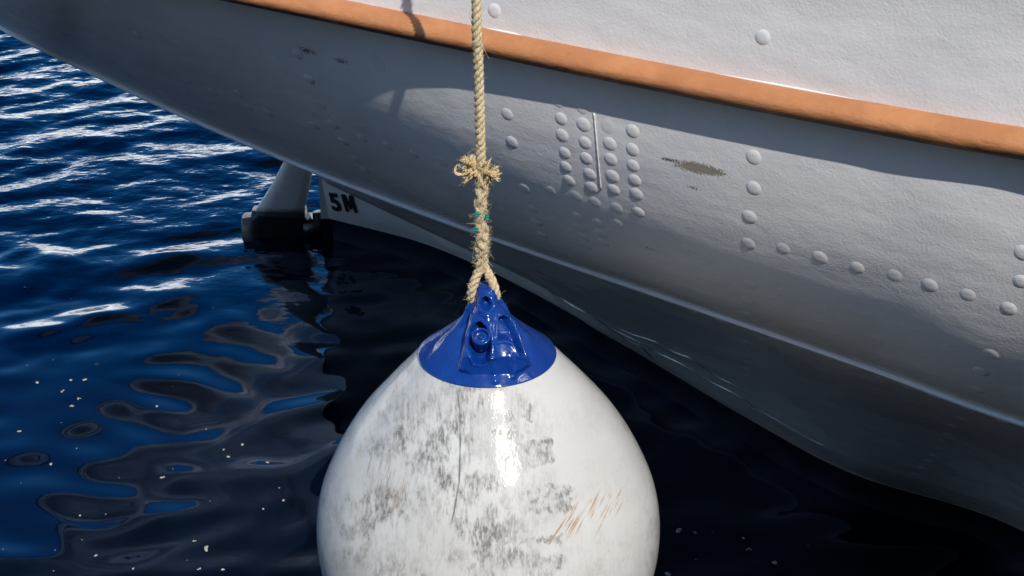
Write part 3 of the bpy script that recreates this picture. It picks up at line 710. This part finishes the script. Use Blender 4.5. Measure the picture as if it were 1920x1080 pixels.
keys = [Vector((nx - .004, RYp + .30, rail_z - .30)) - RO, Vector((nx - .004, RYp + .275, rail_z - .02)) - RO, Vector((nx - .004, RYp + .20, rail_z + .006)) - RO, Vector((nx - .004, RYp + .03, rail_z + .003)) - RO,
        Vector((nx - .003, RYp + .002, rail_z - .04)) - RO, Vector((nx - .002, RYp, rail_z - .3)) - RO, rp(893, 0), rp(896, 90), rp(899, 190), rp(901, 270), rp(902, 312)]
laid(mb, keys, 520, .0049, .0052, .042, 1, 900, .006)
mb.build('standing_part', rmat, rope)
# spliced part: strands tucked through one another
mb = MB(); P = catmull([rp(902, 305), rp(903, 350), rp(901, 400), rp(904, 450), rp(903, 475), rp(903, 498)], 260); T_, A, B = frame(P)
s = np.linspace(0, 1, 260); g = np.random.default_rng(4)
wid = np.interp(s, [0, .12, .3, .5, .7, .85, 1], [.0075, .0088, .0078, .0082, .0082, .0080, .0075])
for k in range(6):
    ph = 2 * math.pi * k / 6 + (.35 if k % 2 else 0); sg = 1 if k % 2 else -1
    th = sg * s * 2 * math.pi * 2.6 + ph; rad = wid * (1 + .18 * np.sin(s * 31 + k * 1.9))
    Q = P + (rad * np.cos(th))[:, None] * A * 1.0 + (rad * .8 * np.sin(th))[:, None] * B
    Q += np.cumsum(g.normal(0, .00012, Q.shape), axis=0) * .5
    mb.tube(Q, .0052 * (1 + .10 * np.sin(s * 60 + k) + g.normal(0, .05, 260)), 9)
mb.tube(P, .0078, 10)
for h in range(700):
    i = g.integers(1, 259); th = g.uniform(0, 2 * math.pi); dv = math.cos(th) * A[i] + math.sin(th) * B[i]; l = g.exponential(.0035) + .001
    p0 = P[i] + dv * (wid[i] + .004); d2 = dv + T_[i] * g.normal(0, .8); mb.tube([p0, p0 + d2 * l * .5 + g.normal(0, .3, 3) * l * .4, p0 + d2 * l], [.00042, .00034, .0002], 3, False)
mb.build('splice', rmat, rope)
# the eye: two legs through the lug
mb = MB(); laid(mb, [rp(903, 490), rp(911, 506, -.003), rp(921, 524, -.009), rp(928, 544, -.013), rp(930, 561, -.008), rp(924, 574, .012), rp(906, 580, .024), rp(891, 576, .012), rp(884, 562, -.008), rp(885, 544, -.013), rp(891, 524, -.010), rp(899, 506, -.004), rp(904, 490)], 300, .0047, .0053, .045, 8, 500, .005)
mb.build('eye', rmat, rope)
# frayed strand ends
def fray(name, c, dmain, n, lmin, lmax, spread, seed):
    mb = MB(); g = np.random.default_rng(seed); c = np.array(c); dm_ = np.array(dmain, float); dm_ /= np.linalg.norm(dm_)
    for k in range(n):
        d0 = dm_ + g.normal(0, spread, 3) * [1, .7, 1]; d0 /= np.linalg.norm(d0); l = g.uniform(lmin, lmax); p = c + g.normal(0, .0035, 3); path = [p.copy()]
        cur = g.normal(0, .35, 3)
        for q in range(8): d0 = d0 + cur * .35 + g.normal(0, .20, 3); d0 /= np.linalg.norm(d0); p = p + d0 * l / 8; path.append(p.copy())
        P_ = catmull(path, 26); rr = .0019 * g.uniform(.7, 1.25)
        for q in range(3):                                   # each yarn is a few twisted threads that open at the tip
            th = np.linspace(0, 9, 26) + q * 2.1; sp = rr * np.interp(np.linspace(0, 1, 26), [0, .75, 1], [.5, .6, 1.5])[:, None]
            mb.tube(P_ + sp * np.stack([np.cos(th), np.sin(th) * .6, np.sin(th + 1)], 1), rr * np.interp(np.linspace(0, 1, 26), [0, .8, 1], [.75, .65, .3]), 5)
        for q in range(14):
            i_ = g.integers(6, 26); d2 = d0 + g.normal(0, .8, 3); mb.tube([P_[i_], P_[i_] + d2 * .0022, P_[i_] + d2 * g.uniform(.003, .006)], [.0004, .0003, .0002], 3, False)
    return mb.build(name, rmat2, rope)
fray('frayed_end', rp(894, 324, -.006), (-.9, -.2, -.05), 26, .014, .034, .36, 31)
fray('frayed_end', rp(890, 314, -.002), (-.55, -.1, .75), 15, .014, .034, .26, 32)
fray('frayed_end', rp(911, 326, -.006), (.95, -.2, -.02), 30, .013, .029, .32, 33)
fray('frayed_end', rp(909, 318, -.006), (.22, -.1, .95), 2, .018, .024, .08, 34)
fray('frayed_end', rp(872, 327, -.008), (-.98, -.1, -.05), 2, .022, .030, .08, 35)
# green twine
gm = Mat('green_twine').set((.01, .27, .19), .55)
for (px, py, w_) in [(894, 402, 7), (912, 405, 4), (891, 431, 4)]:
    mb = MB(); g = np.random.default_rng(int(px)); c = np.array(rp(px, py, -.013))
    for k in range(16):
        p0 = c + g.normal(0, 1, 3) * [.001 * w_ * .35, .001, .0025]; d0 = g.normal(0, 1, 3) * [.8, .2, .55]; d0 /= np.linalg.norm(d0)
        mb.tube(catmull([p0 - d0 * .004, p0 + g.normal(0, .0012, 3), p0 + d0 * .004], 8), .00075, 5)
    mb.build('green_twine', gm, rope)

# ------------------------------------------------------------------ foam flecks
fk = Mat('foam'); fkm = fk.set(fk.mix(fk.noise(300, 3), (.30, .28, .22), (.48, .46, .40)), .7)
def fleck(px, py, w_px, grp, lab, seed):
    g = np.random.default_rng(seed); p = at_z(px, py, .0); i = np.argmin(abs(ax - p.x)); j = np.argmin(abs(ay - p.y)); p.z = H[i, j] + .001
    dist = (p - CAM).length; r = w_px * dist / F / 2 * (.7 if w_px < 4 else .95); mb = MB()
    for q in range(1 if w_px < 7 else int(2 + w_px / 5)):
        o_ = np.array([g.normal(0, .45) * r, g.normal(0, .5) * r, 0]) if w_px >= 7 else np.zeros(3)
        rr = r * (g.uniform(.35, .6) if w_px >= 7 else 1); V = []; n = 11; ph_ = g.uniform(0, 6.28, 2)
        for lv_, (k_, z_) in enumerate(((1, -.002), (.95, .15), (.6, .30))):
            for k in range(n):
                th = 2 * math.pi * k / n; rad = rr * k_ * (1 + .22 * math.sin(2 * th + ph_[0]) + .13 * math.sin(3 * th + ph_[1]))
                V.append((o_[0] + rad * math.cos(th), o_[1] + rad * math.sin(th) * 1.1, z_ * rr * .8 + q * .0002))
        Fc = [(i_ * n + k, i_ * n + (k + 1) % n, (i_ + 1) * n + (k + 1) % n, (i_ + 1) * n + k) for i_ in range(2) for k in range(n)] + [tuple(2 * n + k for k in range(n))]
        mb.add(V, Fc)
    o = mb.build('foam_fleck', fkm); o.location = p; o['label'] = lab; o['category'] = 'foam fleck'
    if grp: o['group'] = grp
    return o
def z7(x, y): return (x / 1.862, 500 + y / 1.862)
left = [(186, 325, 8), (234, 331, 4), (340, 345, 11), (95, 343, 5), (130, 405, 12), (247, 402, 16), (297, 397, 16), (216, 437, 14), (275, 463, 13), (256, 488, 15), (548, 490, 10), (460, 363, 4), (711, 342, 5), (625, 384, 9),
 (603, 419, 5), (858, 402, 6), (943, 450, 5), (719, 566, 7), (985, 579, 7), (846, 620, 11), (781, 641, 8), (797, 665, 11), (934, 684, 10), (604, 708, 5), (565, 738, 17), (415, 733, 4), (177, 686, 11), (267, 631, 6), (65, 573, 14), (214, 545, 4),
 (20, 679, 5), (73, 758, 4), (279, 867, 8), (369, 861, 6), (734, 821, 4), (919, 846, 8), (990, 818, 10), (679, 958, 15), (719, 982, 22), (335, 1010, 10), (287, 957, 5), (193, 993, 5), (12, 993, 5), (187, 1065, 6), (465, 1060, 14), (698, 1056, 14), (778, 1060, 11), (654, 1026, 4),
 (459, 512, 4), (461, 318, 4), (437, 205, 4), (171, 146, 5), (246, 100, 5), (353, 78, 6), (88, 77, 8), (379, 228, 4), (343, 258, 3), (1008, 417, 5), (1160, 425, 14), (1147, 627, 4), (1047, 365, 9), (802, 507, 3), (745, 146, 9), (770, 234, 5), (975, 775, 7)]
big = {17: None}
special = {(719, 982): 'largest curled cream foam fleck on black water left of the fender', (679, 958): 'oval foam fleck just above the curled one, on a blue reflection', (565, 738): 'elongated foam fleck alone on a black reflection left of the fender'}
for i, (x, y, w_) in enumerate(left):
    px, py = z7(x, y); lab = special.get((x, y))
    size = 'tiny foam speck' if w_ < 6 else ('small cream foam fleck' if w_ < 12 else 'larger ragged foam fleck')
    where = ('near the rudder' if py < 640 else 'low beside the fender' if px > 380 and py > 860 else 'between the fender and the open water' if px > 330 else 'in the scattered patch at the left edge' if py < 800 else 'near the bottom left corner')
    fleck(px, py, w_ / 1.862 * 1.05, None if lab else f'{size}s {where}', lab or f'{size} floating on the water {where}', 200 + i)
def z4(x, y): return (1200 + x * .375, 700 + y * .375)
right = [(195, 790, 40), (278, 801, 20), (361, 800, 8), (193, 748, 6), (517, 829, 14), (544, 875, 26), (120, 932, 22), (280, 917, 10), (668, 958, 36), (148, 1000, 36), (840, 870, 8), (372, 792, 5)]
sp2 = {(668, 958): 'elongated cream fleck farthest right on the black water beside the fender', (195, 790): 'three-lobed foam fleck on black water right of the fender'}
for i, (x, y, w_) in enumerate(right):
    px, py = z4(x, y); lab = sp2.get((x, y)); fleck(px, py, w_ * .375, None if lab else 'foam flecks on the black water right of the fender', lab or 'small foam fleck floating on black water right of the fender', 300 + i)
